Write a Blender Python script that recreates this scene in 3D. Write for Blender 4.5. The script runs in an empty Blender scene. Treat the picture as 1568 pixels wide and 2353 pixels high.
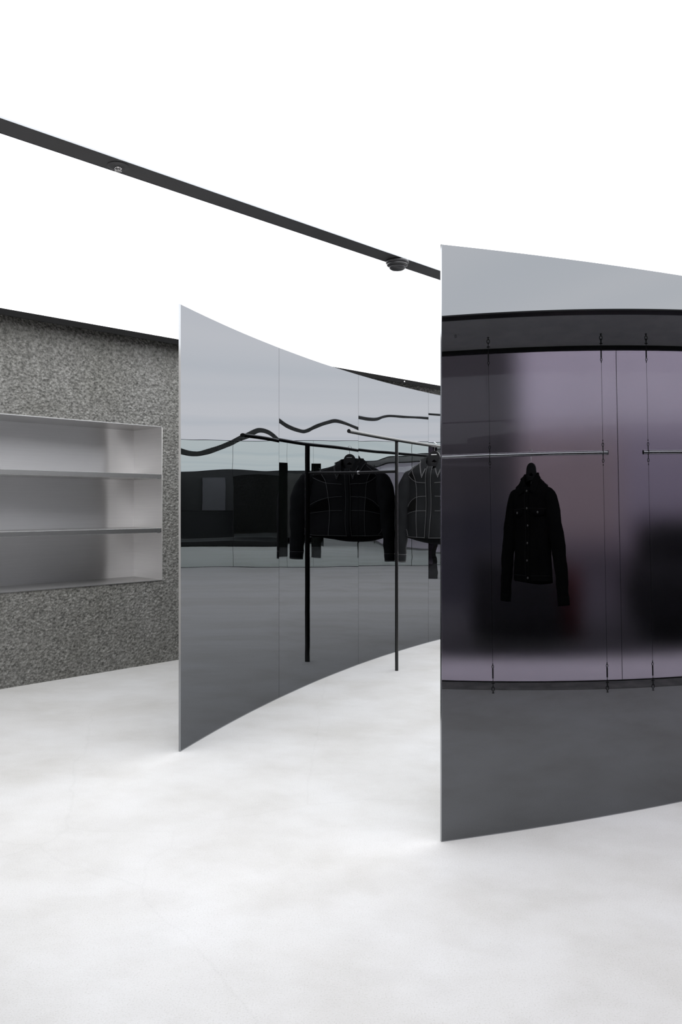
import bpy, bmesh, math, random
from mathutils import Vector, Matrix, noise
random.seed(7)
sc = bpy.context.scene
R2 = math.sqrt(2)
PI = math.pi

# ---------------------------------------------------------------- camera, light, exposure
CAM_H = 1.35
H = 2.745                       # ceiling height
cam = bpy.data.cameras.new('camera'); camo = bpy.data.objects.new('camera', cam)
sc.collection.objects.link(camo); sc.camera = camo
camo.location = (0, 0, CAM_H); camo.rotation_euler = (PI/2, 0, 0)
cam.sensor_fit = 'VERTICAL'; cam.sensor_height = 36.0; cam.lens = 1776/2353*36
cam.shift_y = -16.5/2353; cam.clip_start = 0.02; cam.clip_end = 200
CEIL = 3.1                      # radiance of the luminous ceiling
w = bpy.data.worlds.new('world'); sc.world = w; w.use_nodes = True
w.node_tree.nodes['Background'].inputs[0].default_value = (.93, .93, 1.0, 1)
w.node_tree.nodes['Background'].inputs[1].default_value = 4.0
sc.view_settings.view_transform = 'Standard'; sc.view_settings.look = 'None'
sc.view_settings.exposure = 0.0; sc.view_settings.gamma = 1.0
sc.view_settings.use_curve_mapping = False
sc.cycles.max_bounces = 14; sc.cycles.glossy_bounces = 10; sc.cycles.diffuse_bounces = 4
sc.cycles.caustics_reflective = True
sc.cycles.sample_clamp_indirect = 6.0

# ---------------------------------------------------------------- helpers
def P(u, n, z=0.0):             # room axes (u along the side walls, n across) to world
    return Vector(((u+n)/R2, (u-n)/R2, z))
UD = Vector((1, 1, 0))/R2; ND = Vector((1, -1, 0))/R2; ZD = Vector((0, 0, 1))

def link(name, me, mat=None, parent=None, smooth=False):
    o = bpy.data.objects.new(name, me); sc.collection.objects.link(o)
    if mat:
        me.materials.clear(); me.materials.append(mat)
    if parent: o.parent = parent
    if smooth:
        for p in me.polygons: p.use_smooth = True
    return o
def fin(name, bm, mat=None, parent=None, smooth=False, recalc=True):
    if recalc: bmesh.ops.recalc_face_normals(bm, faces=bm.faces)
    me = bpy.data.meshes.new(name); bm.to_mesh(me); bm.free()
    return link(name, me, mat, parent, smooth)
def struct(o):
    o['kind'] = 'structure'; return o
def thing(name, label, cat, loc=(0, 0, 0), rotz=0, group=None):
    o = bpy.data.objects.new(name, None); sc.collection.objects.link(o)
    o.location = loc; o.rotation_euler = (0, 0, rotz); o.empty_display_size = .1
    o['label'] = label; o['category'] = cat
    if group: o['group'] = group
    return o
def tag(o, label, cat, group=None):
    o['label'] = label; o['category'] = cat
    if group: o['group'] = group
    return o
def obox(bm, c, ax, ay, az, sx, sy, sz):
    c = Vector(c); vs = []
    for i in (-1, 1):
        for j in (-1, 1):
            for k in (-1, 1):
                vs.append(bm.verts.new(c + ax*(i*sx/2) + ay*(j*sy/2) + az*(k*sz/2)))
    for f in ((0,1,3,2),(4,6,7,5),(0,4,5,1),(2,3,7,6),(0,2,6,4),(1,5,7,3)):
        bm.faces.new([vs[q] for q in f])
def ubox(bm, u0, u1, n0, n1, z0, z1):
    obox(bm, P((u0+u1)/2, (n0+n1)/2, (z0+z1)/2), UD, ND, ZD, u1-u0, n1-n0, z1-z0)
X3 = Vector((1, 0, 0)); Y3 = Vector((0, 1, 0))
def lbox(bm, x0, x1, y0, y1, z0, z1):
    obox(bm, ((x0+x1)/2, (y0+y1)/2, (z0+z1)/2), X3, Y3, ZD, x1-x0, y1-y0, z1-z0)
def bevel(bm, w, seg=2):
    bmesh.ops.bevel(bm, geom=bm.edges[:], offset=w, segments=seg, profile=.5, affect='EDGES')
def tube(bm, pts, r, seg=12, cap=True, closed=False):
    pts = [Vector(p) for p in pts]; n = len(pts); rings = []
    prev = None
    for i, p in enumerate(pts):
        if closed: t = (pts[(i+1) % n]-pts[i-1]).normalized()
        else: t = (pts[min(i+1, n-1)]-pts[max(i-1, 0)]).normalized()
        if prev is None:
            a = Vector((0, 0, 1)) if abs(t.z) < .9 else Vector((1, 0, 0))
            a = (a - t*a.dot(t)).normalized()
        else:
            a = (prev - t*prev.dot(t)).normalized()
        prev = a; b = t.cross(a)
        rr = r[i] if isinstance(r, (list, tuple)) else r
        rings.append([bm.verts.new(p + (a*math.cos(2*PI*k/seg)+b*math.sin(2*PI*k/seg))*rr) for k in range(seg)])
    m = n if closed else n-1
    for i in range(m):
        A, B = rings[i], rings[(i+1) % n]
        for k in range(seg):
            bm.faces.new((A[k], A[(k+1) % seg], B[(k+1) % seg], B[k]))
    if cap and not closed:
        bm.faces.new(rings[0][::-1]); bm.faces.new(rings[-1])
def lathe(bm, prof, c=(0, 0, 0), seg=40, axis='z'):
    c = Vector(c); rings = []
    for r, z in prof:
        ring = []
        for k in range(seg):
            a = 2*PI*k/seg
            v = Vector((r*math.cos(a), r*math.sin(a), z)) if axis == 'z' else Vector((r*math.cos(a), z, r*math.sin(a)))
            ring.append(bm.verts.new(c+v))
        rings.append(ring)
    for A, B in zip(rings, rings[1:]):
        for k in range(seg): bm.faces.new((A[k], A[(k+1) % seg], B[(k+1) % seg], B[k]))
    bm.faces.new(rings[0][::-1]); bm.faces.new(rings[-1])
def smooth_by_angle(o, ang=35):
    me = o.data
    for p in me.polygons: p.use_smooth = True
    bm = bmesh.new(); bm.from_mesh(me)
    for e in bm.edges:
        if len(e.link_faces) == 2 and e.calc_face_angle(0) > math.radians(ang): e.smooth = False
    bm.to_mesh(me); bm.free(); return o

# ---------------------------------------------------------------- materials
def mat(name):
    m = bpy.data.materials.new(name); m.use_nodes = True
    nt = m.node_tree; nt.nodes.clear()
    out = nt.nodes.new('ShaderNodeOutputMaterial')
    return m, nt, out
def N(nt, t, **kw):
    n = nt.nodes.new(t)
    for k, v in kw.items():
        if k.startswith('i_'):
            key = k[2:]
            key = int(key) if key.isdigit() else key.replace('_', ' ')
            n.inputs[key].default_value = v
        else: setattr(n, k, v)
    return n
def coords(nt, scale=(1, 1, 1), rot=(0, 0, 0), loc=(0, 0, 0)):
    tc = N(nt, 'ShaderNodeTexCoord'); mp = N(nt, 'ShaderNodeMapping')
    mp.inputs['Scale'].default_value = scale; mp.inputs['Rotation'].default_value = rot
    mp.inputs['Location'].default_value = loc
    nt.links.new(tc.outputs['Object'], mp.inputs['Vector']); return mp.outputs[0]
def ramp(nt, fac, stops):
    r = N(nt, 'ShaderNodeValToRGB'); e = r.color_ramp.elements
    while len(e) < len(stops): e.new(.5)
    for q, (p, c) in zip(e, stops):
        q.position = p; q.color = tuple(c)+(1,) if len(c) == 3 else c
    nt.links.new(fac, r.inputs[0]); return r.outputs[0]
def noise_tex(nt, vec, scale, detail=3, rough=.5):
    n = N(nt, 'ShaderNodeTexNoise'); n.inputs['Scale'].default_value = scale
    n.inputs['Detail'].default_value = detail; n.inputs['Roughness'].default_value = rough
    nt.links.new(vec, n.inputs['Vector']); return n.outputs[0]
def simple(name, col, rough=.5, metal=0, spec=.5, bump=None, var=.0):
    m, nt, out = mat(name); b = N(nt, 'ShaderNodeBsdfPrincipled')
    b.inputs['Base Color'].default_value = tuple(col)+(1,)
    b.inputs['Roughness'].default_value = rough; b.inputs['Metallic'].default_value = metal
    b.inputs['Specular IOR Level'].default_value = spec
    v = coords(nt)
    nf = noise_tex(nt, v, 6, 4)
    lo = tuple(max(0, c*(1-var-.06)) for c in col); hi = tuple(c*(1+var+.06) for c in col)
    nt.links.new(ramp(nt, nf, [(.3, lo), (.7, hi)]), b.inputs['Base Color'])
    if bump:
        bp = N(nt, 'ShaderNodeBump'); bp.inputs['Strength'].default_value = bump[1]
        bp.inputs['Distance'].default_value = bump[2] if len(bump) > 2 else .002
        nt.links.new(noise_tex(nt, v, bump[0], 4), bp.inputs['Height'])
        nt.links.new(bp.outputs[0], b.inputs['Normal'])
    nt.links.new(b.outputs[0], out.inputs[0]); return m

def mirror_mat(name, col, rough=0.0, bump=0.0):
    m, nt, out = mat(name); g = N(nt, 'ShaderNodeBsdfAnisotropic')
    g.inputs['Color'].default_value = tuple(col)+(1,); g.inputs['Roughness'].default_value = rough
    if bump:
        v = coords(nt, (.55, .55, 5.0))
        bp = N(nt, 'ShaderNodeBump'); bp.inputs['Strength'].default_value = 1.0
        bp.inputs['Distance'].default_value = bump
        nt.links.new(noise_tex(nt, v, 1.0, 1.5, .45), bp.inputs['Height'])
        nt.links.new(bp.outputs[0], g.inputs['Normal'])
    nt.links.new(g.outputs[0], out.inputs[0]); return m

M = {}
M['mirror_a'] = mirror_mat('smoked_mirror_steel', (.158, .163, .172), 0.0, .0006)
M['mirror_b'] = mirror_mat('dark_smoked_mirror', (.140, .145, .152), 0.0)
M['mirror_back'] = mirror_mat('smoked_mirror_rear', (.10, .10, .103), 0.02)
M['mirror_end'] = mirror_mat('clear_green_mirror', (.83, .9, .865), 0.0)
M['edge'] = simple('edge_aluminium', (.30, .31, .32), .12, 1)
M['black_trim'] = simple('black_trim', (.022, .022, .023), .45)
M['matt_black'] = simple('matt_black', (.010, .010, .010), .9, spec=.08)
M['beam'] = simple('beam_grey', (.055, .055, .057), .5)
M['soffit'] = simple('soffit_paint', (.78, .78, .77), .8)
M['black_steel'] = simple('black_powder_steel', (.006, .006, .006), .24)
M['black_plastic'] = simple('black_plastic', (.010, .010, .011), .35)
M['grey_plastic'] = simple('dark_grey_plastic', (.035, .035, .037), .4)
M['polished'] = mirror_mat('polished_steel', (.95, .94, .96), .03)
M['cable'] = simple('dark_cable_steel', (.05, .05, .05), .35, .7)
M['chrome'] = simple('chrome', (.8, .8, .8), .12, 1)
M['white'] = simple('white_plastic', (.8, .8, .8), .4)
M['dark_wall'] = simple('dark_wall', (.03, .03, .032), .5, bump=(40, .3, .003))
M['cream_reflector'] = simple('cream_reflector', (.86, .81, .75), .7)
M['pier'] = simple('grey_pier', (.12, .115, .13), .45)
M['counter'] = simple('black_counter', (.008, .008, .01), .3)
M['denim'] = simple('dark_denim', (.0062, .0070, .0082), .85, spec=.25, bump=(420, .5, .001), var=.15)
M['denim_black'] = simple('black_denim', (.0045, .0045, .005), .9, spec=.15, bump=(420, .5, .001), var=.15)
M['cutout'] = simple('black_cutout', (.003, .003, .003), .9, spec=.1)
M['lining'] = simple('grey_lining', (.03, .03, .034), .9, spec=.1)
M['pave'] = simple('street_paving', (.82, .80, .80), .8)
M['asphalt2'] = simple('dark_paving', (.12, .12, .125), .9)
M['b_dark'] = simple('dark_render', (.085, .084, .082), .9)
M['b_dark2'] = simple('dark_blue_shopfront', (.06, .062, .075), .7)
M['b_warm'] = simple('warm_render', (.50, .42, .40), .9)
M['b_lav'] = simple('pale_render', (.50, .46, .52), .9)
M['b_top'] = simple('white_render', (.86, .82, .86), .9)
M['b_low'] = simple('grey_shopfront', (.22, .20, .22), .8)
M['b_car'] = simple('dark_car_paint', (.012, .012, .013), .6)
M['b_red'] = simple('dull_red_paint', (.09, .012, .014), .6)
M['asphalt'] = simple('asphalt', (.05, .05, .052), .9)
M['thread'] = simple('white_thread', (.16, .16, .165), .8)
M['thread_dark'] = simple('grey_thread', (.03, .03, .032), .8)
M['button'] = simple('steel_button', (.35, .34, .33), .35, 1)

# luminous stretch ceiling (lit tubes behind the film give faint rows)
m, nt, out = mat('luminous_film'); e = N(nt, 'ShaderNodeEmission')
v = coords(nt, (1, 1, 1), (0, 0, -PI/4))
wv = noise_tex(nt, coords(nt, (.95, .08, 1), (0, 0, -PI/4)), 1.0, 1, .4)
nt.links.new(ramp(nt, wv, [(.3, (.90, .925, .96)), (.7, (1.0, 1.0, 1.02))]), e.inputs[0])
e.inputs[1].default_value = CEIL
nt.links.new(e.outputs[0], out.inputs[0]); M['film'] = m

# pale concrete floor
m, nt, out = mat('pale_concrete'); b = N(nt, 'ShaderNodeBsdfPrincipled')
v = coords(nt)
n1 = noise_tex(nt, coords(nt, (1, 1, 1), (0, 0, .2)), 1.6, 5, .55)
n1b = noise_tex(nt, coords(nt, (1, 1.6, 1), (0, 0, .6)), 3.4, 6, .62)
n2 = noise_tex(nt, v, 190, 3, .75)
c1 = ramp(nt, n1, [(.34, (.468, .461, .447)), (.5, (.512, .508, .500)), (.66, (.538, .537, .534))])
mx = N(nt, 'ShaderNodeMixRGB', blend_type='MULTIPLY'); mx.inputs[0].default_value = 1
nt.links.new(c1, mx.inputs[1]); nt.links.new(ramp(nt, n1b, [(.34, (.945, .942, .938)), (.56, (1, 1, 1))]), mx.inputs[2])
mx2 = N(nt, 'ShaderNodeMixRGB', blend_type='MULTIPLY'); mx2.inputs[0].default_value = 1
nt.links.new(mx.outputs[0], mx2.inputs[1]); nt.links.new(ramp(nt, n2, [(.31, (.80, .79, .77)), (.44, (.985, .985, .985)), (.6, (1.02, 1.02, 1.02))]), mx2.inputs[2])
# hairline cracks
vo = N(nt, 'ShaderNodeTexVoronoi', feature='DISTANCE_TO_EDGE'); vo.inputs['Scale'].default_value = .55
mxv = N(nt, 'ShaderNodeMixRGB'); mxv.inputs[0].default_value = .12
nn = N(nt, 'ShaderNodeTexNoise'); nn.inputs['Scale'].default_value = 3; nn.inputs['Detail'].default_value = 4
nt.links.new(v, nn.inputs['Vector']); nt.links.new(v, mxv.inputs[1]); nt.links.new(nn.outputs[1], mxv.inputs[2])
nt.links.new(mxv.outputs[0], vo.inputs['Vector'])
crack = ramp(nt, vo.outputs[0], [(0, (.93, .93, .93)), (.0022, (1, 1, 1))])
mx3 = N(nt, 'ShaderNodeMixRGB', blend_type='MULTIPLY')
nt.links.new(noise_tex(nt, v, .7, 1), mx3.inputs[0])
nt.links.new(mx2.outputs[0], mx3.inputs[1]); nt.links.new(crack, mx3.inputs[2])
nt.links.new(mx3.outputs[0], b.inputs['Base Color'])
b.inputs['Roughness'].default_value = .75; b.inputs['Specular IOR Level'].default_value = .2
bp = N(nt, 'ShaderNodeBump'); bp.inputs['Strength'].default_value = .25; bp.inputs['Distance'].default_value = .002
nt.links.new(n2, bp.inputs['Height']); nt.links.new(bp.outputs[0], b.inputs['Normal'])
nt.links.new(b.outputs[0], out.inputs[0]); M['floor'] = m
M['kerb'] = simple('rough_concrete_strip', (.2, .195, .19), .8, bump=(60, .5, .004), var=.2)

# rough sprayed concrete wall
m, nt, out = mat('rough_concrete'); b = N(nt, 'ShaderNodeBsdfPrincipled')
v = coords(nt)
vo = N(nt, 'ShaderNodeTexVoronoi'); vo.inputs['Scale'].default_value = 48
nt.links.new(v, vo.inputs['Vector'])
ng = noise_tex(nt, v, 42, 6, .75)
nb = noise_tex(nt, v, 2.2, 3, .5)
nf = noise_tex(nt, v, 90, 3, .7)
cc = ramp(nt, ng, [(.34, (.08, .08, .074)), (.5, (.232, .230, .214)), (.68, (.42, .418, .395))])
mx = N(nt, 'ShaderNodeMixRGB', blend_type='MULTIPLY'); mx.inputs[0].default_value = 1
nt.links.new(cc, mx.inputs[1]); nt.links.new(ramp(nt, nb, [(.3, (.86, .86, .84)), (.7, (1.06, 1.06, 1.07))]), mx.inputs[2])
spk = ramp(nt, nf, [(.70, (0, 0, 0)), (.76, (1, 1, 1))])
mx2 = N(nt, 'ShaderNodeMixRGB'); nt.links.new(spk, mx2.inputs[0])
nt.links.new(mx.outputs[0], mx2.inputs[1]); mx2.inputs[2].default_value = (.5, .49, .46, 1)
nt.links.new(mx2.outputs[0], b.inputs['Base Color'])
b.inputs['Roughness'].default_value = .8; b.inputs['Specular IOR Level'].default_value = .3
ad = N(nt, 'ShaderNodeMath', operation='ADD'); nt.links.new(ng, ad.inputs[0]); nt.links.new(vo.outputs[0], ad.inputs[1])
bp = N(nt, 'ShaderNodeBump'); bp.inputs['Strength'].default_value = 1; bp.inputs['Distance'].default_value = .020
nt.links.new(ad.outputs[0], bp.inputs['Height']); nt.links.new(bp.outputs[0], b.inputs['Normal'])
nt.links.new(b.outputs[0], out.inputs[0]); M['rough'] = m

def brushed(name, col, rough, aniso, tangent, rot=0.0, sharp=0.0, sharpcol=None, streak=(.93, 1.0), scale=(2, 2, 260)):
    m, nt, out = mat(name); g = N(nt, 'ShaderNodeBsdfAnisotropic')
    g.inputs['Roughness'].default_value = rough; g.inputs['Anisotropy'].default_value = aniso
    g.inputs['Rotation'].default_value = rot
    v = coords(nt, scale, (0, 0, PI/4))
    s = noise_tex(nt, v, 1, 3, .6)
    nt.links.new(ramp(nt, s, [(.3, tuple(c*streak[0] for c in col)), (.7, tuple(c*streak[1] for c in col))]), g.inputs['Color'])
    cx = N(nt, 'ShaderNodeCombineXYZ')
    for i in range(3): cx.inputs[i].default_value = tangent[i]
    nt.links.new(cx.outputs[0], g.inputs['Tangent'])
    last = g.outputs[0]
    if sharp:
        g2 = N(nt, 'ShaderNodeBsdfAnisotropic'); g2.inputs['Roughness'].default_value = .03
        g2.inputs['Color'].default_value = tuple(sharpcol or col)+(1,)
        ms = N(nt, 'ShaderNodeMixShader'); ms.inputs[0].default_value = sharp
        nt.links.new(g.outputs[0], ms.inputs[1]); nt.links.new(g2.outputs[0], ms.inputs[2]); last = ms.outputs[0]
    nt.links.new(last, out.inputs[0]); return m
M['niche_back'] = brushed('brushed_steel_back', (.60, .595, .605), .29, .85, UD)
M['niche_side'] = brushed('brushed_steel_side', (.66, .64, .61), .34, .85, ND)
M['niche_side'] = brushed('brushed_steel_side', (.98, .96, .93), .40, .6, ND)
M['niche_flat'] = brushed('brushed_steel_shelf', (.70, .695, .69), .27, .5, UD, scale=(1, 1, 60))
M['unused_satin'] = brushed('satin_mauve_steel', (.66, .60, .67), .42, .75, UD, sharp=.22, sharpcol=(.5, .48, .5), streak=(.985, 1.0), scale=(1, 1, 40))

# frosted mauve glass: a sharp surface reflection over blurred transmission
m, nt, out = mat('frosted_mauve_glass'); rf = N(nt, 'ShaderNodeBsdfRefraction')
rf.inputs['Color'].default_value = (.90, .85, .90, 1); rf.inputs['Roughness'].default_value = .30; rf.inputs['IOR'].default_value = 1.45
gl = N(nt, 'ShaderNodeBsdfAnisotropic'); gl.inputs['Roughness'].default_value = 0.0; gl.inputs['Color'].default_value = (1, 1, 1, 1)
fr = N(nt, 'ShaderNodeFresnel'); fr.inputs[0].default_value = 1.45
ms = N(nt, 'ShaderNodeMixShader'); nt.links.new(fr.outputs[0], ms.inputs[0]); nt.links.new(rf.outputs[0], ms.inputs[1]); nt.links.new(gl.outputs[0], ms.inputs[2])
nt.links.new(ms.outputs[0], out.inputs[0]); M['satin'] = m

# ---------------------------------------------------------------- room shell
U0, U1 = -.4, 14.8
NL, NR = -5.763, 1.41
bm = bmesh.new(); ubox(bm, U0, U1, NL-.55, 1.13, -.1, 0)
struct(fin('floor', bm, M['floor']))
bm = bmesh.new(); ubox(bm, U0, U1, 1.13, NR, -.1, .004)
struct(fin('trim_1', bm, M['kerb']))                          # rough strip along the steel wall
# luminous ceiling in two fields with the beam between
bm = bmesh.new()
ubox(bm, U0, U1, -5.61, -2.957, H+.006, H+.05)
ubox(bm, U0, U1, -2.838, .34, H+.006, H+.05)
struct(fin('ceiling', bm, M['film']))
bm = bmesh.new(); ubox(bm, U0, U1, -2.954, -2.841, H, H+.05)
struct(fin('trim_2', bm, M['beam']))
bm = bmesh.new()
for a, b_ in ((-2.957, -2.954), (-2.841, -2.838)): ubox(bm, U0, U1, a, b_, H-.001, H+.05)
struct(fin('trim_3', bm, M['edge']))
bm = bmesh.new(); ubox(bm, U0, U1, .455, NR, H, H+.05)
struct(fin('ceiling', bm, M['soffit']))
bm = bmesh.new(); ubox(bm, U0, U1, .34, .455, H-.004, H+.05)
struct(fin('trim_4', bm, M['black_trim']))
bm = bmesh.new(); ubox(bm, U0, U1, NL-.05, -5.61, H, H+.05)
ubox(bm, U0, U1, -5.61, -5.60, H-.04, H+.05)  # drop lip added to block ceiling light and darken the wall top
struct(fin('trim_5', bm, M['matt_black']))

# left wall with the opening for the steel niche
NU0, NU1, NZ0, NZ1, ND0 = 1.0, 3.595, .702, 2.02, .455
bm = bmesh.new(); WT = .55
ubox(bm, U0, NU0, NL-WT, NL, 0, H); ubox(bm, NU1, U1, NL-WT, NL, 0, H)
ubox(bm, NU0, NU1, NL-WT, NL, 0, NZ0); ubox(bm, NU0, NU1, NL-WT, NL, NZ1, H)
ubox(bm, NU0, NU1, NL-WT, NL-ND0-.03, NZ0, NZ1)
struct(fin('wall_left', bm, M['rough']))
# right wall: satin steel sheets with open joints, black head trim
joints = [U0, 1.72, 4.22, 6.73, 9.25, 11.77, U1]
for i, (a, b_) in enumerate(zip(joints, joints[1:])):
    bm = bmesh.new(); ubox(bm, a+.002, b_-.002, NR, NR+.012, .012, H-.035)
    struct(fin('window_%d' % (i+1), bm, M['satin']))
bm = bmesh.new(); ubox(bm, U0, U1, NR-.004, NR+.016, .006, .014)
for j in joints[1:-1]: ubox(bm, j-.002, j+.002, NR, NR+.012, .012, H-.035)
struct(fin('wall_right', bm, M['black_trim']))
bm = bmesh.new(); ubox(bm, U0, U1, NR-.012, NR+.03, H-.035, H)
struct(fin('trim_6', bm, M['black_trim']))
# back wall behind the camera with pale piers
bm = bmesh.new(); ubox(bm, U0-.1, U0, NL-.55, NR+.02, 0, H)
struct(fin('wall_back', bm, M['dark_wall']))
bm = bmesh.new(); ubox(bm, U0, U0+.03, NL, -3.3, 0, H)  # added pale panel out of view, mirrored in the niche side to brighten it
struct(fin('trim_9', bm, M['cream_reflector']))
# end wall clad in mirror glass
mj = [NL, -4.6, -3.4, -2.93, -2.4, -1.2, 0, NR]
bm = bmesh.new(); ubox(bm, U1+.006, U1+.1, NL-.1, NR+.1, 0, H)
struct(fin('wall_end_backing', bm, M['black_trim']))
bm = bmesh.new()
for a, b_ in zip(mj, mj[1:]): ubox(bm, U1, U1+.006, a+.002, b_-.002, .012, H-.012)
struct(fin('wall_end', bm, M['mirror_end']))

# ---------------------------------------------------------------- curved mirror partitions
def sheet(name, pts, z0, z1, lean, thick, mt, parent, split_top=None):
    """closed curved sheet; pts = (x, y, tangent deg). front lies on the camera side."""
    bm = bmesh.new(); nz = 2
    F = []; B = []
    for (x, y, t) in pts:
        tr = math.radians(t); nx, ny = math.sin(tr), -math.cos(tr)   # towards the camera side
        fc = []; bc = []
        for k in range(nz):
            q = k/(nz-1); z = z0+(z1-z0)*q
            fc.append(bm.verts.new((x+lean[0]*q, y+lean[1]*q, z)))
            bc.append(bm.verts.new((x+lean[0]*q-nx*thick, y+lean[1]*q-ny*thick, z)))
        F.append(fc); B.append(bc)
    fr = []
    for i in range(len(pts)-1):
        for k in range(nz-1):
            fr.append(bm.faces.new((F[i][k], F[i+1][k], F[i+1][k+1], F[i][k+1])))
            fr.append(bm.faces.new((B[i][k], B[i][k+1], B[i+1][k+1], B[i+1][k])))
        bm.faces.new((F[i][0], B[i][0], B[i+1][0], F[i+1][0]))
        bm.faces.new((F[i][-1], F[i+1][-1], B[i+1][-1], B[i][-1]))
    for i in (0, -1):
        bm.faces.new([F[i][k] for k in range(nz)]+[B[i][k] for k in range(nz)][::-1])
    bmesh.ops.recalc_face_normals(bm, faces=bm.faces)
    for f in bm.faces: f.smooth = abs(f.normal.z) < .5
    for e in bm.edges:
        if len(e.link_faces) == 2 and e.calc_face_angle(0) > .5: e.smooth = False
    me = bpy.data.meshes.new(name); bm.to_mesh(me); bm.free()
    return link(name, me, mt, parent)

# tangents of the four left sheets (metres along the curve, degrees): each sheet is sprung a little flatter
# than the whole arc and ripples slightly, with a small kink at every joint
TAN = [
 [(0, 72.12), (.12, 71.71), (.23, 71.26), (.42, 70.31), (.58, 69.43), (.70, 68.7), (.84, 67.92), (.97, 67.12), (1.10, 66.74), (1.25, 66.73)],
 [(1.25, 65.03), (1.38, 65.01), (1.54, 64.76), (1.64, 64.45), (1.81, 63.26), (2.01, 61.88), (2.13, 61.17), (2.29, 60.82), (2.52, 60.7)],
 [(2.52, 58.9), (2.69, 58.5), (2.84, 57.9), (2.95, 56.9), (3.07, 56.0), (3.34, 55.0), (3.61, 53.8), (3.79, 53.2)],
 [(3.79, 51.6), (4.2, 50.0), (4.6, 48.0), (5.06, 46.0)]]
def interp(tb, s):
    # smooth (Catmull-Rom) interpolation
    n = len(tb)
    for i in range(n-1):
        if s <= tb[i+1][0] or i == n-2:
            s0, a = tb[i]; s1, b_ = tb[i+1]; h = s1-s0; t = (s-s0)/h
            m0 = (tb[i+1][1]-tb[i-1][1])/(tb[i+1][0]-tb[i-1][0])*h if i > 0 else (b_-a)
            m1 = (tb[i+2][1]-tb[i][1])/(tb[i+2][0]-tb[i][0])*h if i < n-2 else (b_-a)
            return (2*t**3-3*t*t+1)*a+(t**3-2*t*t+t)*m0+(-2*t**3+3*t*t)*b_+(t**3-t*t)*m1
x, y = -.877, 4.2286
LC = []                     # all curve points with arc length
sheets_pts = []
for tb in TAN:
    s = tb[0][0]; end = tb[-1][0]; n = 160; ds = (end-s)/n; pts = []
    for i in range(n+1):
        t = interp(tb, s+i*ds)
        pts.append((x, y, t)); LC.append((x, y, t, s+i*ds))
        if i < n:
            tm = math.radians(interp(tb, s+(i+.5)*ds))
            x += ds*math.cos(tm); y += ds*math.sin(tm)
    sheets_pts.append(pts)
print('seams', [(round(784+1776*p[-1][0]/p[-1][1], 1), round(1160+1776*1.35/p[-1][1], 1)) for p in sheets_pts])
part_a = thing('mirror_partition', 'tall curved smoked-mirror partition of joined sheets standing behind the black clothes rack', 'partition', (-.877, 4.2286, 0))
def place_child(o, root):
    # children are modelled in world space; keep them there
    o.matrix_parent_inverse = Matrix.LocRotScale(root.location, root.rotation_euler, None).inverted()
    return o
for p in sheets_pts:
    q = p[:]
    # a hairline joint
    for e0, e1 in ((0, 1), (-1, -2)):
        a_ = Vector(q[e0]); b_ = Vector(q[e1]); d_ = (b_-a_); d_.z = 0; d_ = d_.normalized()*.0012
        q[e0] = (a_.x+d_.x, a_.y+d_.y, a_.z)
    place_child(sheet('mirror_sheet', q, .006, 2.447, (0, 0), .012, M['mirror_a'], part_a), part_a)
def curve_strip(name, pts, z0, z1, off0, off1, mt, root):
    bm = bmesh.new(); prev = None
    for (x_, y_, t) in pts:
        tr = math.radians(t); nx, ny = math.sin(tr), -math.cos(tr)
        r = [bm.verts.new((x_+nx*a, y_+ny*a, z)) for a, z in ((off0, z0), (off1, z0), (off1, z1), (off0, z1))]
        if prev:
            for k in range(4): bm.faces.new((prev[k], prev[(k+1) % 4], r[(k+1) % 4], r[k]))
        else: bm.faces.new(r)
        prev = r
    bm.faces.new(prev[::-1]); return place_child(fin(name, bm, mt, root), root)
allp = [p[:3] for p in LC]
curve_strip('base_channel', allp[::8]+[allp[-1]], 0, .006, -.012, -.001, M['edge'], part_a)
# end trim of the left partition
def end_trim(name, pt, z1, thick, mt, root, lean=(0, 0), w_=.0016):
    x_, y_, t = pt; tr = math.radians(t); tv = Vector((math.cos(tr), math.sin(tr), 0)); nv = Vector((math.sin(tr), -math.cos(tr), 0))
    bm = bmesh.new(); vs = []
    for z in (0, z1):
        q = z/z1; c = Vector((x_+lean[0]*q, y_+lean[1]*q, z))
        for a, b_ in ((-w_, 0), (0, 0), (0, -thick), (-w_, -thick)): vs.append(bm.verts.new(c+tv*a+nv*b_))
    bm.faces.new(vs[:4]); bm.faces.new(vs[4:])
    for k in range(4): bm.faces.new((vs[k], vs[(k+1) % 4], vs[4+(k+1) % 4], vs[4+k]))
    return place_child(fin(name, bm, mt, root), root)
end_trim('end_trim', allp[0], 2.45, .0125, M['edge'], part_a)

# right partition: convex to the camera, leaning back one degree
R_PTS = []; x, y, s = .4041, 3.0937, 0
ds = .0125
while s < 5.0:
    t = 16.8+5.4*s; R_PTS.append((x, y, t))
    tr = math.radians(t+2.7*ds); x += ds*math.cos(tr); y += ds*math.sin(tr); s += ds
LEAN = (.0064, .0492)
part_b = thing('mirror_partition', 'nearest dark smoked-mirror partition, bulging forward on the right and reflecting a hung jacket', 'partition', (.4041, 3.0937, 0))
ns = len(R_PTS)//4
for i in range(4):
    pp = R_PTS[i*ns:(i+1)*ns+1] if i < 3 else R_PTS[i*ns:]
    place_child(sheet('mirror_sheet', pp, .004, 2.409, LEAN, .011, M['mirror_b'], part_b), part_b)
end_trim('end_trim', R_PTS[0], 2.411, .0115, M['edge'], part_b, LEAN)
curve_strip('base_channel', R_PTS[::8]+[R_PTS[-1]], 0, .004, -.011, -.001, M['edge'], part_b)

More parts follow.
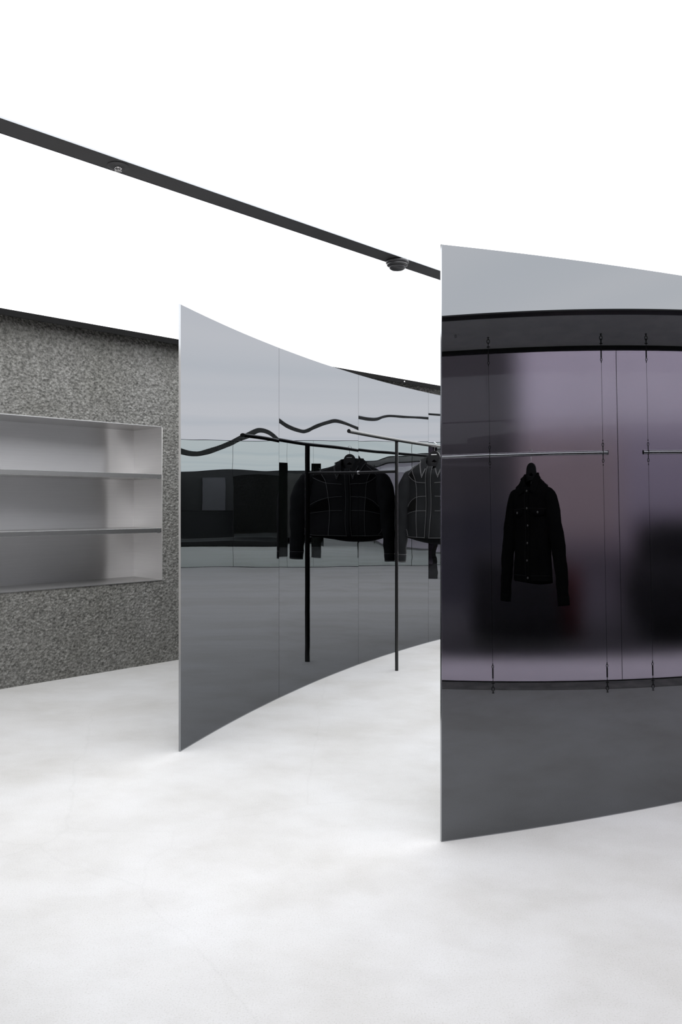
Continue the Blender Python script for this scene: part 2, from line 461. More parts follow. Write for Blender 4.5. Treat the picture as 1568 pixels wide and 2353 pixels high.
# third partition far down the room, seen in the mirrors
T_PTS = []
pt = P(11.9, -1.95); x, y, s = pt.x, pt.y, 0
while s < .33:
    t = -14+5*s; T_PTS.append((x, y, t))
    tr = math.radians(t); x += .05*math.cos(tr); y += .05*math.sin(tr); s += .05
part_c = thing('mirror_partition', 'far curved dark mirror partition seen reflected at the end of the room', 'partition', (pt.x, pt.y, 0))
for i in range(1):
    place_child(sheet('mirror_sheet', T_PTS, .004, 2.43, (0, 0), .012, M['mirror_back'], part_c), part_c)

# ---------------------------------------------------------------- steel shelf niche
niche = thing('shelf_niche', 'brushed stainless steel shelf niche set into the rough concrete wall', 'shelving', P(2.3, NL, NZ0))
def npart(name, *a, m='niche_flat', bev=0):
    bm = bmesh.new(); ubox(bm, *a)
    if bev: bevel(bm, bev, 1)
    return place_child(fin(name, bm, M[m], niche), niche)
NB = NL-ND0
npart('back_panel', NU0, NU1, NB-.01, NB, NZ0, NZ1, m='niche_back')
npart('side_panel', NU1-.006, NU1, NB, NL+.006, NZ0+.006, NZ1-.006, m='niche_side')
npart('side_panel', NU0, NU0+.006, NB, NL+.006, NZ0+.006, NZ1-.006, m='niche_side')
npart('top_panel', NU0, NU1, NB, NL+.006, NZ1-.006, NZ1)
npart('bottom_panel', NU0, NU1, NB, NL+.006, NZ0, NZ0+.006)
for z0, z1 in ((1.573, 1.611), (1.113, 1.151)):
    sh = npart('shelf', NU0+.007, NU1-.007, NB+.001, NL+.003, z0, z1, bev=.001)
    bm = bmesh.new()
    ubox(bm, NU1-.05, NU1-.02, NL+.001, NL+.0045, z0-.002, z0+.001)
    s2 = place_child(fin('shelf_clip', bm, M['chrome'], sh), niche)
    s2.matrix_parent_inverse = niche.matrix_parent_inverse.copy()
# ---------------------------------------------------------------- clothes rack in front of the left partition
def off_curve(s, d):
    q = min(LC, key=lambda p: abs(p[3]-s)); tr = math.radians(q[2])
    return Vector((q[0]+math.sin(tr)*d, q[1]-math.cos(tr)*d, 0))
post_xy = Vector((.4535, 6.293, 0))
RZ = 1.875; RR = .0145
rack = thing('clothes_rack', 'black tubular steel clothes rack on thin posts in front of the left mirror partition', 'clothes rack', post_xy)
# the rail follows the arc of the partition
def rail_point(a):           # a = metres from the post, along the rail
    th = math.radians(61.8 - 3.2*a)
    return None
rail = []; x, y = .0557, 5.497
th0 = 64.0; L_RAIL = 4.5; n = 60
for i in range(n+1):
    rail.append(Vector((x, y, RZ)))
    th = math.radians(th0-4.6*(i/n*L_RAIL)); x += L_RAIL/n*math.cos(th); y += L_RAIL/n*math.sin(th)
print('rail px', [(round(784+1776*p.x/p.y), round(1160-(p.z-1.35)*1776/p.y)) for p in rail[::4]])
bm = bmesh.new(); tube(bm, rail, RR, 16)
smooth_by_angle(place_child(fin('rail', bm, M['black_steel'], rack), rack))
def nearest_rail(px):
    return min(rail, key=lambda p: abs(784+1776*p.x/p.y-px))
posts = [post_xy.copy(), None]
pe = rail[-4]; posts[1] = Vector((pe.x, pe.y, 0))
for pz in posts:
    bm = bmesh.new(); tube(bm, [(pz.x, pz.y, 0), (pz.x, pz.y, RZ-.004)], .0135, 16)
    smooth_by_angle(place_child(fin('post', bm, M['black_steel'], rack), rack))
seam2 = sheets_pts[1][-1]
bm = bmesh.new(); zb = 1.622
a = Vector((posts[0].x, posts[0].y, zb)); b_ = Vector((seam2[0], seam2[1], zb))
tube(bm, [a, b_], .0115, 14)
smooth_by_angle(place_child(fin('wall_brace', bm, M['black_steel'], rack), rack))
bm = bmesh.new(); d = (a-b_).normalized(); tube(bm, [b_+d*.001, b_+d*.006], .017, 20)
smooth_by_angle(place_child(fin('wall_flange', bm, M['chrome'], rack), rack))

# ---------------------------------------------------------------- garments
def poly_mesh(name, outer, holes, thick, mt, root, y0=0.0):
    cu = bpy.data.curves.new(name, 'CURVE'); cu.dimensions = '2D'; cu.fill_mode = 'BOTH'
    cu.extrude = thick/2; cu.bevel_depth = min(.0012, thick*.2); cu.bevel_resolution = 1
    for ring in [outer]+holes:
        sp = cu.splines.new('POLY'); sp.points.add(len(ring)-1); sp.use_cyclic_u = True
        for p_, (a_, c_) in zip(sp.points, ring): p_.co = (a_, c_, 0, 1)
    tmp = bpy.data.objects.new('tmp', cu); sc.collection.objects.link(tmp)
    dg = bpy.context.evaluated_depsgraph_get(); me = bpy.data.meshes.new_from_object(tmp.evaluated_get(dg))
    bpy.data.objects.remove(tmp); bpy.data.curves.remove(cu)
    me.transform(Matrix.Rotation(PI/2, 4, 'X')); me.transform(Matrix.Translation((0, y0, 0)))
    return link(name, me, mt, root)

def make_hanger(label, cat_group, loc, rz, hook_h, logo=True):
    """origin at the rail centre; hanger hangs below. local x = width, -y = front"""
    t = thing('coat_hanger', label, 'hanger', loc, rz)
    r = .018
    pts = []
    for k in range(15):
        a_ = math.radians(200-k*(200+75)/14)
        pts.append((r*math.cos(a_), 0, r*math.sin(a_)+.001))
    pts = [(p[0], 0, p[2]) for p in pts]
    x0, z0 = pts[-1][0], pts[-1][2]
    pts += [(x0*.5+.0, 0, z0-.014), (0, 0, z0-.028), (0, 0, -hook_h-.01)]
    bm = bmesh.new(); tube(bm, pts, .0021, 8)
    smooth_by_angle(fin('hook', bm, M['chrome'], t))
    zt = -hook_h
    outer = []
    for k in range(17):                    # arched head
        a_ = PI*k/16; outer.append((.056*math.cos(a_), zt-.056+.056*math.sin(a_)))
    outer += [(-.064, zt-.10), (-.11, zt-.138), (-.19, zt-.180), (-.193, zt-.195), (-.18, zt-.20), (-.10, zt-.165), (-.03, zt-.135),
              (.03, zt-.135), (.10, zt-.165), (.18, zt-.20), (.193, zt-.195), (.19, zt-.180), (.11, zt-.138), (.064, zt-.10)]
    hole = [(-.032, zt-.098), (0, zt-.074), (.032, zt-.098), (0, zt-.105)]
    poly_mesh('hanger_body', outer, [hole], .012, M['black_plastic'], t)
    bm = bmesh.new()                       # small pale lettering, too small to read
    xs = -.026
    while xs < .024:
        w_ = random.choice((.004, .005, .006)); lbox(bm, xs, xs+w_, -.0085, -.0078, zt-.036, zt-.029); xs += w_+.0012
    fin('printed_mark', bm, M['white'] if logo else M['lining'], t)
    return t

def make_jacket(label, loc, rz, S, style, width=.27, wdep=.075, group=None):
    """local x = width, -y = front, z measured down from loc; S scales lengths"""
    dn = M['denim'] if style == 'stitched' else M['denim_black']
    t = thing('denim_jacket', label, 'jacket', loc, rz)
    LEN = S['len']; ztop = 0.0; zsh = -S['drop']; zhem = -LEN
    def hw(z):                    # half width of the body at height z
        if z > zsh:
            q = (z-ztop)/(zsh-ztop)
            return S['neck']+(width-S['neck'])*(1-(1-max(0, min(1, q)))**1.5)
        q = (z-zsh)/(zhem-zsh)
        return width*(1-.06*math.sin(q*PI)) + S['flare']*q
    def dp(z):
        q = max(0, min(1, (z-ztop)/(zsh-ztop)))
        return .038+(wdep-.038)*q
    def fold(x_, z):
        return .007*math.sin(9*x_+14*z+.7)+.005*math.sin(31*x_-6*z)*min(1, (ztop-z)*3)
    def fy(x_, z, off=.002):      # front surface
        ww = hw(z); q = min(.999, abs(x_)/ww)
        return -dp(z)*(1-q**2.6)**.5 - off + (fold(x_, z) if q < .97 else 0)
    bm = bmesh.new(); nz = 46; na = 72; rings = []
    for i in range(nz+1):
        z = ztop+(zhem-ztop)*i/nz; ring = []
        for k in range(na):
            a_ = 2*PI*k/na; ca, sa = math.cos(a_), math.sin(a_)
            xx = hw(z)*math.copysign(abs(ca)**.75, ca)
            front = sa < 0
            q = min(1, abs(xx)/hw(z))
            yy = dp(z)*(1-q**2.6)**.5*(-1 if front else 1)
            if front and q < .97: yy += fold(xx, z)
            elif q < .97: yy += .5*fold(-xx, z)
            zz = z
            if not front: zz -= .055*(i/nz)**6*(1-q*q)*S.get('backdip', 1)
            else: zz += .012*(i/nz)**6*q
            if front: zz -= .085*max(0, 1-i/8)*max(0, 1-abs(xx)/S['neck'])**.6
            ring.append(bm.verts.new((xx, yy, zz)))
        rings.append(ring)
    for A, B in zip(rings, rings[1:]):
        for k in range(na): bm.faces.new((A[k], A[(k+1) % na], B[(k+1) % na], B[k]))
    body = fin('body', bm, dn, t, True)
    md = body.modifiers.new('thickness', 'SOLIDIFY'); md.thickness = .003; md.offset = -1
    # sleeves and cuffs
    for sd in (-1, 1):
        path = S['sleeve']; bm = bmesh.new(); rings = []; nn = 30; seg = 28
        def ev(q):
            f = q*(len(path)-1); i = min(int(f), len(path)-2); g = f-i
            A, B = path[i], path[i+1]
            p0 = path[max(i-1, 0)]; p3 = path[min(i+2, len(path)-1)]
            return [.5*((2*A[j])+(B[j]-p0[j])*g+(2*p0[j]-5*A[j]+4*B[j]-p3[j])*g*g+(3*A[j]-p0[j]-3*B[j]+p3[j])*g**3) for j in range(4)]
        for i in range(nn+1):
            q = i/nn; x_, z, rx, ry = ev(q); q2 = ev(min(1, q+.02)); q0 = ev(max(0, q-.02))
            tv = Vector((q2[0]-q0[0], 0, q2[1]-q0[1])).normalized(); av = Vector((-tv.z, 0, tv.x))
            ring = []
            for k in range(seg):
                a_ = 2*PI*k/seg
                wr = 1+.05*math.sin(26*q+3*a_)+.03*math.sin(50*q-2*a_)
                v_ = Vector((x_, S.get('sy', .0), z))+av*(rx*math.cos(a_)*wr)+Vector((0, 1, 0))*(ry*math.sin(a_)*wr)
                ring.append(bm.verts.new((v_.x*sd, v_.y, v_.z)))
            rings.append(ring)
        for A, B in zip(rings, rings[1:]):
            for k in range(seg): bm.faces.new((A[k], A[(k+1) % seg], B[(k+1) % seg], B[k]))
        bm.faces.new(rings[0])
        sl = fin('sleeve', bm, dn, t, True)
        md = sl.modifiers.new('thickness', 'SOLIDIFY'); md.thickness = .003; md.offset = -1
        bm = bmesh.new(); rr = []
        for i, q in enumerate((.905, .93, .97, 1.012)):
            x_, z, rx, ry = ev(min(q, 1)); q2 = ev(1); q0 = ev(.9)
            tv = Vector((q2[0]-q0[0], 0, q2[1]-q0[1])).normalized(); av = Vector((-tv.z, 0, tv.x))
            if q > 1: z -= .006
            rr.append([bm.verts.new(((x_+av.x*(rx+.003)*math.cos(2*PI*k/seg))*sd, S.get('sy', 0)+(ry+.003)*math.sin(2*PI*k/seg), z+av.z*(rx+.003)*math.cos(2*PI*k/seg))) for k in range(seg)])
        for A, B in zip(rr, rr[1:]):
            for k in range(seg): bm.faces.new((A[k], A[(k+1) % seg], B[(k+1) % seg], B[k]))
        cf = fin('cuff', bm, dn, sl, True); md = cf.modifiers.new('thickness', 'SOLIDIFY'); md.thickness = .003
        if style == 'stitched':
            for q in (.90, .995):
                x_, z, rx, ry = ev(q); q2 = ev(1); q0 = ev(.85)
                tv = Vector((q2[0]-q0[0], 0, q2[1]-q0[1])).normalized(); av = Vector((-tv.z, 0, tv.x))
                bm = bmesh.new()
                tube(bm, [((x_+av.x*(rx+.0045)*math.cos(2*PI*k/24))*sd, S.get('sy', 0)+(ry+.0045)*math.sin(2*PI*k/24), z+av.z*(rx+.004)*math.cos(2*PI*k/24)) for k in range(24)], .0013, 5, closed=True)
                fin('cuff_stitching', bm, M['thread'], sl)
    # collar: standing band at the back and two pointed flaps in front
    bm = bmesh.new(); nk = S['neck']; rr = []
    for j, (dz, sc_) in enumerate(((-.03, 1.0), (.0, .98), (.022, .95), (.028, 1.0), (.01, 1.05), (-.015, 1.10))):
        ring = []
        for k in range(25):
            a_ = math.radians(-15+210*k/24)
            fr = 1 if 0 < math.sin(a_) else .6
            ring.append(bm.verts.new((nk*sc_*math.cos(a_), .05*sc_*math.sin(a_)+.0, dz+.012*math.sin(a_))))
        rr.append(ring)
    for A, B in zip(rr, rr[1:]):
        for k in range(24): bm.faces.new((A[k], A[k+1], B[k+1], B[k]))
    cb = fin('collar', bm, dn, t, True); md = cb.modifiers.new('thickness', 'SOLIDIFY'); md.thickness = .004
    cl = S['collar']
    for sd in (-1, 1):
        bm = bmesh.new(); n_ = 10
        (ax, az), (bx, bz), (cx, cz), (dx, dz) = cl       # top outer, point, inner front, top inner
        g = []
        for i in range(n_+1):
            row = []
            for j in range(n_+1):
                a_, b2 = i/n_, j/n_
                x_ = (ax*(1-a_)+bx*a_)*(1-b2)+(dx*(1-a_)+cx*a_)*b2
                z = (az*(1-a_)+bz*a_)*(1-b2)+(dz*(1-a_)+cz*a_)*b2
                yy = fy(x_, min(z, -.005), .010+.006*(1-a_)) if z < .0 else fy(x_, -.005, .010)+z*.6
                row.append(bm.verts.new((x_*sd, yy, z)))
            g.append(row)
        for i in range(n_):
            for j in range(n_): bm.faces.new((g[i][j], g[i+1][j], g[i+1][j+1], g[i][j+1]))
        fl = fin('collar_flap', bm, dn, t, True); md = fl.modifiers.new('thickness', 'SOLIDIFY'); md.thickness = .005; md.offset = 0
        if style == 'stitched':
            bm = bmesh.new()
            for ins in (0.0, .007):
                pl = [(ax-ins, az), (bx-ins*.2, bz+ins*2.4), (cx+ins, cz)]
                pp = []
                for (p1, q1), (p2, q2) in zip(pl, pl[1:]):
                    for k in range(13):
                        f = k/12; x_ = p1*(1-f)+p2*f; z = q1*(1-f)+q2*f
                        yy = fy(x_, min(z, -.005), .0165+.006*max(0, 1-(az-z)/(az-bz))) if z < 0 else fy(x_, -.005, .0165)+z*.6
                        pp.append((x_*sd, yy-.001, z))
                tube(bm, pp, .0012, 5)
            fin('collar_stitching', bm, M['thread'], fl)
    # placket
    def surf_strip(name, pl, wid, off, mt, root, thick=.003):
        bm = bmesh.new(); L = []
        for x_, z in pl:
            L.append([bm.verts.new((x_-wid/2, fy(x_-wid/2, z, off), z)), bm.verts.new((x_+wid/2, fy(x_+wid/2, z, off), z))])
        for A, B in zip(L, L[1:]): bm.faces.new((A[0], A[1], B[1], B[0]))
        o = fin(name, bm, mt, root, True); md = o.modifiers.new('thickness', 'SOLIDIFY'); md.thickness = thick; md.offset = 1
        return o
    def seam(name, pl, mt, r=.0013, root=None, off=.004):
        pp = []
        for (p1, q1), (p2, q2) in zip(pl, pl[1:]):
            k_ = max(2, int(math.hypot(p2-p1, q2-q1)/.012))
            for k in range(k_):
                f = k/k_; pp.append((p1*(1-f)+p2*f, q1*(1-f)+q2*f))
        pp.append(pl[-1])
        bm = bmesh.new(); tube(bm, [(a_, fy(a_, b2, off), b2) for a_, b2 in pp], r, 5)
        return fin(name, bm, mt, root or t)
    def sm(pl, it=2):            # Chaikin smoothing
        for _ in range(it):
            q = [pl[0]]
            for A, B in zip(pl, pl[1:]):
                q += [(A[0]*.75+B[0]*.25, A[1]*.75+B[1]*.25), (A[0]*.25+B[0]*.75, A[1]*.25+B[1]*.75)]
            q.append(pl[-1]); pl = q
        return pl
    if style == 'stitched':
        zz = [-.062-i*(LEN-.065)/24 for i in range(25)]
        pk = surf_strip('placket', [(-.008-.030*((z+.06)/-LEN)+.006*math.sin(z*9), z) for z in zz], .052, .006, dn, t)
        for sgn in (-1, 1):
            seam('placket_stitching', [(-.008-.030*((z+.06)/-LEN)+.006*math.sin(z*9)+sgn*.024, z) for z in zz], M['thread'], .0011, pk, .0105)
        k = LEN/.70
        def L(pl): return [(a_, b2*k) for a_, b2 in pl]
        lines = [
          [(.215, -.053), (.18, -.12), (.148, -.20), (.14, -.36), (.14, -.695)],
          [(.04, -.208), (.10, -.205), (.148, -.20), (.20, -.172), (.23, -.143)],
          [(.134, -.034), (.20, -.085), (.232, -.125), (.262, -.17)],
          [(.04, -.325), (.14, -.33), (.205, -.362), (.245, -.41), (.268, -.46)],
          [(.04, -.455), (.14, -.455), (.23, -.475), (.272, -.495)],
          [(.272, -.60), (.258, -.66), (.245, -.675)]]
        for sd in (-1, 1):
            for pl in lines:
                seam('seam_stitching', [(a_*sd, b2) for a_, b2 in sm(L(pl))], M['thread'])
            for tri in ([(.222, -.135), (.19, -.105), (.155, -.185), (.175, -.18)], [(.145, -.34), (.20, -.372), (.255, -.452), (.20, -.46), (.145, -.448)]):
                bm = bmesh.new(); tri = L(tri)
                vs = [bm.verts.new((a_*sd, fy(a_*sd, b2, .0032), b2)) for a_, b2 in tri]
                bm.faces.new(vs); bmesh.ops.triangulate(bm, faces=bm.faces[:])
                bmesh.ops.subdivide_edges(bm, edges=bm.edges[:], cuts=3, use_grid_fill=True)
                for v_ in bm.verts: v_.co.y = fy(v_.co.x, v_.co.z, .0035)
                o = fin('cutout_panel', bm, M['cutout'], t); md = o.modifiers.new('thickness', 'SOLIDIFY'); md.thickness = .002; md.offset = 1
        seam('hem_stitching', [(-.265, -LEN+.018), (-.2, -LEN+.010), (0, -LEN+.006), (.2, -LEN+.010), (.265, -LEN+.018)], M['thread'])
    else:
        zz = [-.075-i*(LEN-.078)/24 for i in range(25)]
        pk = surf_strip('placket', [(.004, z) for z in zz], .045, .005, dn, t)
        seam('placket_stitching', [(.026, z) for z in zz], M['thread_dark'], .0013, pk, .009)
        seam('waistband_stitching', [(-width*.95, -LEN+.055), (0, -LEN+.05), (width*.95, -LEN+.055)], M['thread_dark'])
        seam('yoke_stitching', [(-width*.9, -.245), (0, -.235), (width*.9, -.245)], M['thread_dark'])
        for i in range(6):
            z = -.105 - i*(LEN-.14)/5 if i else -.105
            bm = bmesh.new(); lathe(bm, [(.0045, -.0), (.0085, -.001), (.0085, -.004), (.006, -.0055)], (.004, fy(.004, z, .008), z), 20, 'y')
            fin('button', bm, M['button'], pk)
        for sd in (-1, 1):
            cx_ = sd*.118; bm = bmesh.new()
            pl = [(cx_-.062, -.245), (cx_+.062, -.245), (cx_+.062, -.285), (cx_+.045, -.297), (cx_-.045, -.297), (cx_-.062, -.285)]
            cols = 12; g = []
            for i in range(cols+1):
                x_ = cx_-.062+.124*i/cols; e_ = min(1, (.062-abs(x_-cx_))/.02)
                g.append([bm.verts.new((x_, fy(x_, -.245, .006), -.245)), bm.verts.new((x_, fy(x_, -.29, .008), -.285-.012*e_))])
            for A, B in zip(g, g[1:]): bm.faces.new((A[0], B[0], B[1], A[1]))
            fp = fin('pocket_flap', bm, dn, t, True); md = fp.modifiers.new('thickness', 'SOLIDIFY'); md.thickness = .003; md.offset = 1
            bm = bmesh.new(); lathe(bm, [(.0045, -.0), (.009, -.001), (.009, -.004), (.006, -.0055)], (cx_, fy(cx_, -.27, .011), -.27), 20, 'y')
            fin('button', bm, M['button'], fp)
        bm = bmesh.new(); lbox(bm, -.025, .02, .015, .018, -.055, -.02)
        fin('neck_label', bm, M['pier'], t)
    return t

# jacket on the black rack (partly hidden by the nearest partition)
hp = nearest_rail(1001.5)
rack_dir = math.degrees(math.atan2(*(lambda a: (a.y, a.x))(rail[20]-rail[12])))
JR = math.radians(-32)              # front turned back along the rail, towards the camera
make_hanger('black arched hanger hooked on the black rail, carrying the white-stitched jacket', None, (hp.x, hp.y, RZ+RR-.003), JR, .058)
S1 = dict(len=.70, drop=.125, neck=.085, flare=.012, sy=.0,
          sleeve=[(.20, -.115, .03, .035), (.262, -.17, .062, .055), (.31, -.36, .08, .068), (.325, -.56, .068, .06), (.335, -.76, .058, .052), (.342, -.915, .05, .045)],
          collar=((.130, -.002), (.078, -.163), (.044, -.082), (.075, .028)))
make_jacket('black denim jacket with white contrast stitching, half hidden behind the near partition', (hp.x, hp.y, 1.752), JR, S1, 'stitched', .268)

# ---------------------------------------------------------------- rails on cables in front of the steel wall
def cable_rail(label, ua, ub, cab_u, nn=1.01, z=1.825, rr=.0165):
    root = thing('suspended_rail', label, 'clothes rail', P(ua, nn, z))
    bm = bmesh.new(); tube(bm, [P(ua, nn, z), P(ub, nn, z)], rr, 24)
    smooth_by_angle(place_child(fin('rail', bm, M['polished'], root), root))
    for e_ in (ua, ub):
        bm = bmesh.new(); tube(bm, [P(e_-.003, nn, z), P(e_+.003, nn, z)], rr+.0012, 24)
        smooth_by_angle(place_child(fin('end_cap', bm, M['cable'], root), root))
    for cu_ in cab_u:
        off = nn
        bm = bmesh.new()
        tube(bm, [P(cu_, off, .22), P(cu_, off, z-.10)], .0016, 6); tube(bm, [P(cu_, off, z+.10), P(cu_, off, H-.22)], .0016, 6)
        c = place_child(fin('cable', bm, M['cable'], root), root)
        def sub(name, f):
            bm = bmesh.new(); f(bm)
            o = smooth_by_angle(fin(name, bm, M['cable'], c)); o.matrix_parent_inverse = root.matrix_parent_inverse.copy()
        def link_(bm, zc, h, wd, ax):
            tube(bm, [P(cu_, off, zc)+ax*(wd*math.cos(a_))+ZD*(h*math.sin(a_)) for a_ in [2*PI*k/20 for k in range(20)]], .0035, 6, closed=True)
        for top in (True, False):
            sgn = -1 if top else 1; zb_ = H if top else .0
            def eye(bm, sgn=sgn, zb_=zb_): 
                lathe(bm, [(.011, 0), (.011, .004)], P(cu_, off, zb_ if not top else zb_-.004), 16)
                tube(bm, [P(cu_, off, zb_), P(cu_, off, zb_+sgn*.018)], .004, 8); link_(bm, zb_+sgn*.032, .016, .014, UD)
            sub('eye_bolt', eye)
            sub('shackle', lambda bm: (link_(bm, zb_+sgn*.060, .022, .012, ND), tube(bm, [P(cu_-.014, off, zb_+sgn*.075), P(cu_+.014, off, zb_+sgn*.075)], .005, 8)))
            sub('turnbuckle', lambda bm: (tube(bm, [P(cu_, off, zb_+sgn*.078), P(cu_, off, zb_+sgn*.115)], .003, 8), tube(bm, [P(cu_, off, zb_+sgn*.112), P(cu_, off, zb_+sgn*.185)], .0075, 10), link_(bm, zb_+sgn*.2, .012, .008, UD),
                tube(bm, [P(cu_, off, zb_+sgn*.212), P(cu_, off, zb_+sgn*.226)], .0045, 8)))
            s3 = 1 if top else -1
            sub('rail_clamp', lambda bm: (tube(bm, [P(cu_, off, z+s3*.016), P(cu_, off, z+s3*.05)], .005, 8), link_(bm, z+s3*.062, .014, .008, UD), tube(bm, [P(cu_, off, z+s3*.085), P(cu_, off, z+s3*.10)], .0045, 8)))
        sub('clamp_ring', lambda bm: tube(bm, [P(cu_, off, z)+ND*((rr+.003)*math.cos(a_))+ZD*((rr+.003)*math.sin(a_)) for a_ in [2*PI*k/24 for k in range(24)]], .003, 6, closed=True))
    return root
g = 'polished rails hung on cables before the steel wall'
cable_rail('polished steel rail on thin cables, reflected in the near partition and carrying the black jacket', 1.62, 3.985, (1.68, 2.785, 3.935))
cable_rail('polished steel rail on cables, cut off at the photo\'s right edge', 4.36, 6.62, (4.415, 5.48, 6.56))
ju = 3.20; jn = 1.01; RZ2 = 1.825
J2 = P(ju, jn, 0); rz2 = math.radians(45+180+41)
make_hanger('black hanger hooked on the polished rail, carrying the plain black jacket', None, (J2.x, J2.y, RZ2+.0165+.002), rz2, .085, logo=False)
S2 = dict(len=.80, drop=.125, neck=.085, flare=.0, sy=.0, backdip=.4,
          sleeve=[(.17, -.11, .03, .035), (.222, -.165, .062, .055), (.27, -.40, .074, .062), (.31, -.60, .068, .056), (.333, -.80, .061, .05), (.348, -.955, .055, .045)],
          collar=((.12, -.005), (.10, -.14), (.02, -.10), (.07, .03)))
make_jacket('plain black denim jacket with steel buttons, seen reflected in the near partition', (J2.x, J2.y, 1.645), rz2, S2, 'plain', .225)

# ---------------------------------------------------------------- ceiling fittings
p = P(3.353, -2.897, H)
sd_ = thing('smoke_detector', 'dark grey round smoke detector under the ceiling strip beside the near partition', 'smoke detector', p)
bm = bmesh.new(); lathe(bm, [(.060, 0), (.066, -.004), (.067, -.012), (.062, -.018)]); smooth_by_angle(fin('base', bm, M['grey_plastic'], sd_), 50)
bm = bmesh.new(); lathe(bm, [(.052, -.016), (.060, -.02), (.060, -.026), (.050, -.032), (.044, -.034)]); smooth_by_angle(fin('vent_ring', bm, M['grey_plastic'], sd_), 50)
bm = bmesh.new(); lathe(bm, [(.042, -.032), (.047, -.036), (.046, -.043), (.036, -.050), (.018, -.053), (.002, -.0535)]); smooth_by_angle(fin('sensor_cap', bm, M['grey_plastic'], sd_), 50)
def sprinkler(label, loc, mt):
    t = thing('sprinkler_head', label, 'sprinkler', loc)
    bm = bmesh.new(); lathe(bm, [(.043, 0), (.0435, -.003), (.036, -.005), (.024, -.0055), (.021, -.003)]); smooth_by_angle(fin('escutcheon', bm, mt, t), 50)
    bm = bmesh.new()
    tube(bm, [(0, 0, -.003), (0, 0, -.008)], .010, 14)
    for sx in (-1, 1): tube(bm, [(.009*sx, 0, -.006), (.013*sx, 0, -.011), (.010*sx, 0, -.017), (0, 0, -.020)], .0022, 8)
    smooth_by_angle(fin('frame', bm, M['chrome'], t))
    bm = bmesh.new(); lathe(bm, [(.013, -.020), (.0135, -.0215), (.012, -.023)]); smooth_by_angle(fin('deflector', bm, M['chrome'], t))
    bm = bmesh.new(); tube(bm, [(0, 0, -.008), (0, 0, -.019)], .003, 8); fin('bulb', bm, M['chrome'], t)
    return t
sprinkler('chrome sprinkler head with dark plate in the dark ceiling strip above the niche', P(1.60, -2.897, H), M['beam'])
sprinkler('sprinkler head on the grey soffit, seen reflected at the top of the near partition', P(2.46, .86, H), M['soffit'])
for (u_, lb) in ((2.152, 'tiny white cap on the black edge strip above the niche, at the left border'), (6.6, 'tiny white cap on the black edge strip above the far end of the left partition')):
    bm = bmesh.new(); q_ = P(u_, -5.60, H-.019); tube(bm, [q_-ND*.001, q_+ND*.004, q_+ND*.006], [.008, .008, .005], 20)
    tag(smooth_by_angle(fin('ceiling_cap', bm, M['white']), 50), lb, 'ceiling cap')

# ---------------------------------------------------------------- things behind the camera or screened, seen only in the mirrors
bm = bmesh.new(); ubox(bm, 4.3, 6.7, -2.78, -1.4, .02, .165); bevel(bm, .004)
bn = thing('display_plinth', 'long low black plinth, seen as a dark floor strip in the left mirrors', 'plinth', P(5.5, -1.9, 0))
place_child(fin('top', bm, M['counter'], bn), bn)
bm = bmesh.new(); ubox(bm, 4.36, 6.64, -2.72, -1.45, 0, .02); place_child(fin('plinth_base', bm, M['black_trim'], bn), bn)
ct = thing('sales_counter', 'black sales counter by the rear wall, a dark block in the left mirror', 'counter', P(.2, -2.4, 0))
bm = bmesh.new(); ubox(bm, .0, .38, -3.0, -1.75, 0, 1.12); place_child(fin('body', bm, M['counter'], ct), ct)
bm = bmesh.new(); ubox(bm, -.02, .4, -3.03, -1.72, 1.12, 1.15); bevel(bm, .003); place_child(fin('worktop', bm, M['black_steel'], ct), ct)
for i, (a_, b2) in enumerate(((-3.25, -2.78), (-2.4, -1.95))):
    bm = bmesh.new(); ubox(bm, U0, U0+.08, a_, b2, 0, H-.25)
    struct(fin('trim_%d' % (7+i), bm, M['pier']))

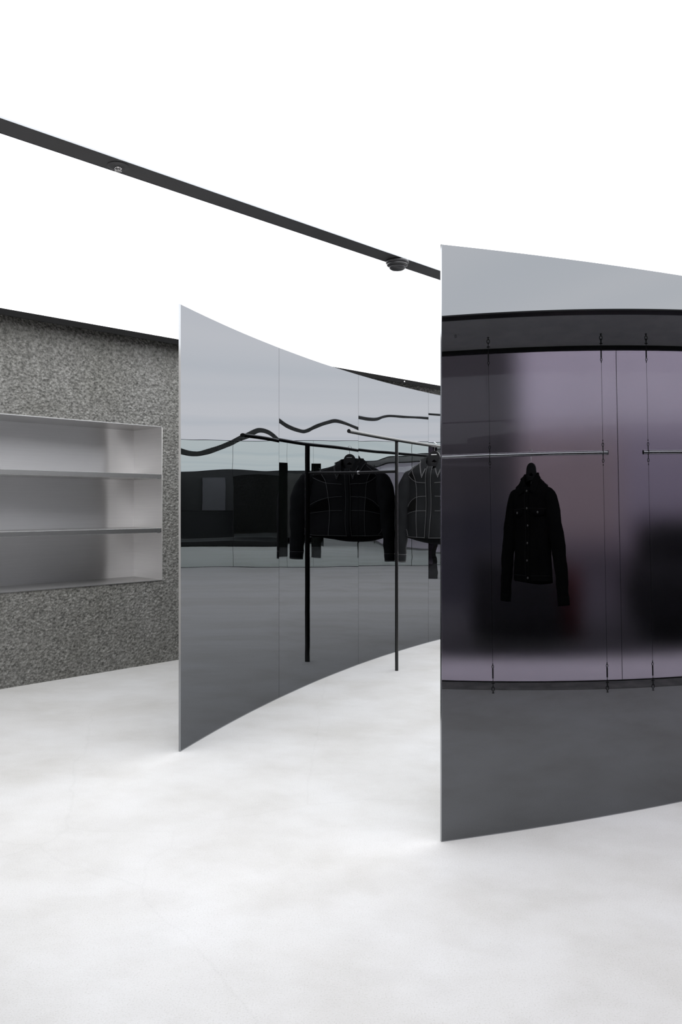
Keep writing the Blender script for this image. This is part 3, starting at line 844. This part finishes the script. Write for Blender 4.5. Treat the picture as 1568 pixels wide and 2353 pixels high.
# ---------------------------------------------------------------- the street behind the frosted glass
bm = bmesh.new(); ubox(bm, -8, 26, NR+.03, 2.55, -.12, 0)
struct(fin('ground_pavement', bm, M['pave']))
bm = bmesh.new(); ubox(bm, -8, 26, 2.55, 5.6, -.14, -.06)
struct(fin('ground_road', bm, M['asphalt']))
bm = bmesh.new(); ubox(bm, -8, 26, 5.6, 12, -.12, 0)
struct(fin('ground_pavement_opposite', bm, M['asphalt2']))
def house(label, ua, ub, n0, h, m1, m2, m3, base=1.5, m4=None):
    t = thing('street_building', label, 'building', P((ua+ub)/2, n0, 0))
    bm = bmesh.new(); ubox(bm, ua, ub, n0, n0+3, base, 2.75 if m4 else h); place_child(fin('middle_wall', bm, M[m1], t), t)
    if m4:
        bm = bmesh.new(); ubox(bm, ua, ub, n0-.05, n0+3, 2.75, h); place_child(fin('upper_wall', bm, M[m4], t), t)
    bm = bmesh.new(); ubox(bm, ua, ub, n0+.04, n0+3, 0, base); place_child(fin('shop_front', bm, M[m2], t), t)
    bm = bmesh.new(); ubox(bm, ua, ub, n0-.12, n0+.02, base-.1, base+.12); bevel(bm, .01); place_child(fin('cornice', bm, M[m2], t), t)
    k = max(1, int((ub-ua)/1.6))
    for i in range(k):
        c = ua+(ub-ua)*(i+.5)/k
        bm = bmesh.new(); ubox(bm, c-.3, c+.3, n0-.02, n0+.05, 3.2, 4.4); place_child(fin('window', bm, M[m3], t), t)
house('tall dark building blurred behind the frosted glass, left of the hung jacket', -6, 3.7, 7.0, 6.5, 'b_dark', 'b_dark2', 'b_dark')
house('warm grey low building blurred behind the frosted glass', 3.7, 6.1, 7.0, 5.2, 'b_warm', 'b_low', 'b_top', .95, 'b_top')
house('pale lavender low building blurred behind the frosted glass at the right border', 6.1, 16, 7.0, 5.2, 'b_lav', 'b_low', 'b_top', .75, 'b_top')
def blob(name, label, cat, ua, ub, na, nb, z0, z1, mt, cab=None):
    t = thing(name, label, cat, P((ua+ub)/2, (na+nb)/2, -.06))
    bm = bmesh.new(); ubox(bm, ua, ub, na, nb, z0, z1); bevel(bm, min(.12, (z1-z0)*.3), 3); place_child(fin('body', bm, M[mt], t, True), t)
    if cab:
        bm = bmesh.new(); ubox(bm, cab[0], cab[1], na+.12, nb-.12, z1-.08, cab[2]); bevel(bm, .14, 3); place_child(fin('cabin', bm, M[mt], t, True), t)
        for wu in (ua+.7, ub-.7):
            for wn in (na+.02, nb-.2):
                bm = bmesh.new(); tube(bm, [P(wu, wn, .26), P(wu, wn+.18, .26)], .32, 24); place_child(fin('wheel', bm, M['black_plastic'], t), t)
    return t
blob('parked_car', 'dark parked car blurred behind the frosted glass, below the right-hand cable rail', 'car', 5.35, 9.3, 3.3, 4.9, .12, .85, 'b_car', (5.5, 8.2, 1.38))
blob('parked_trailer', 'dark boxy trailer blurred behind the frosted glass, below the hung jacket', 'trailer', 2.55, 3.95, 3.5, 4.7, .02, 1.02, 'b_car')
blob('red_bin', 'dull red bin blurred behind the frosted glass, beside the jacket cuff', 'bin', 4.0, 4.4, 3.9, 4.3, -.05, .82, 'b_red')
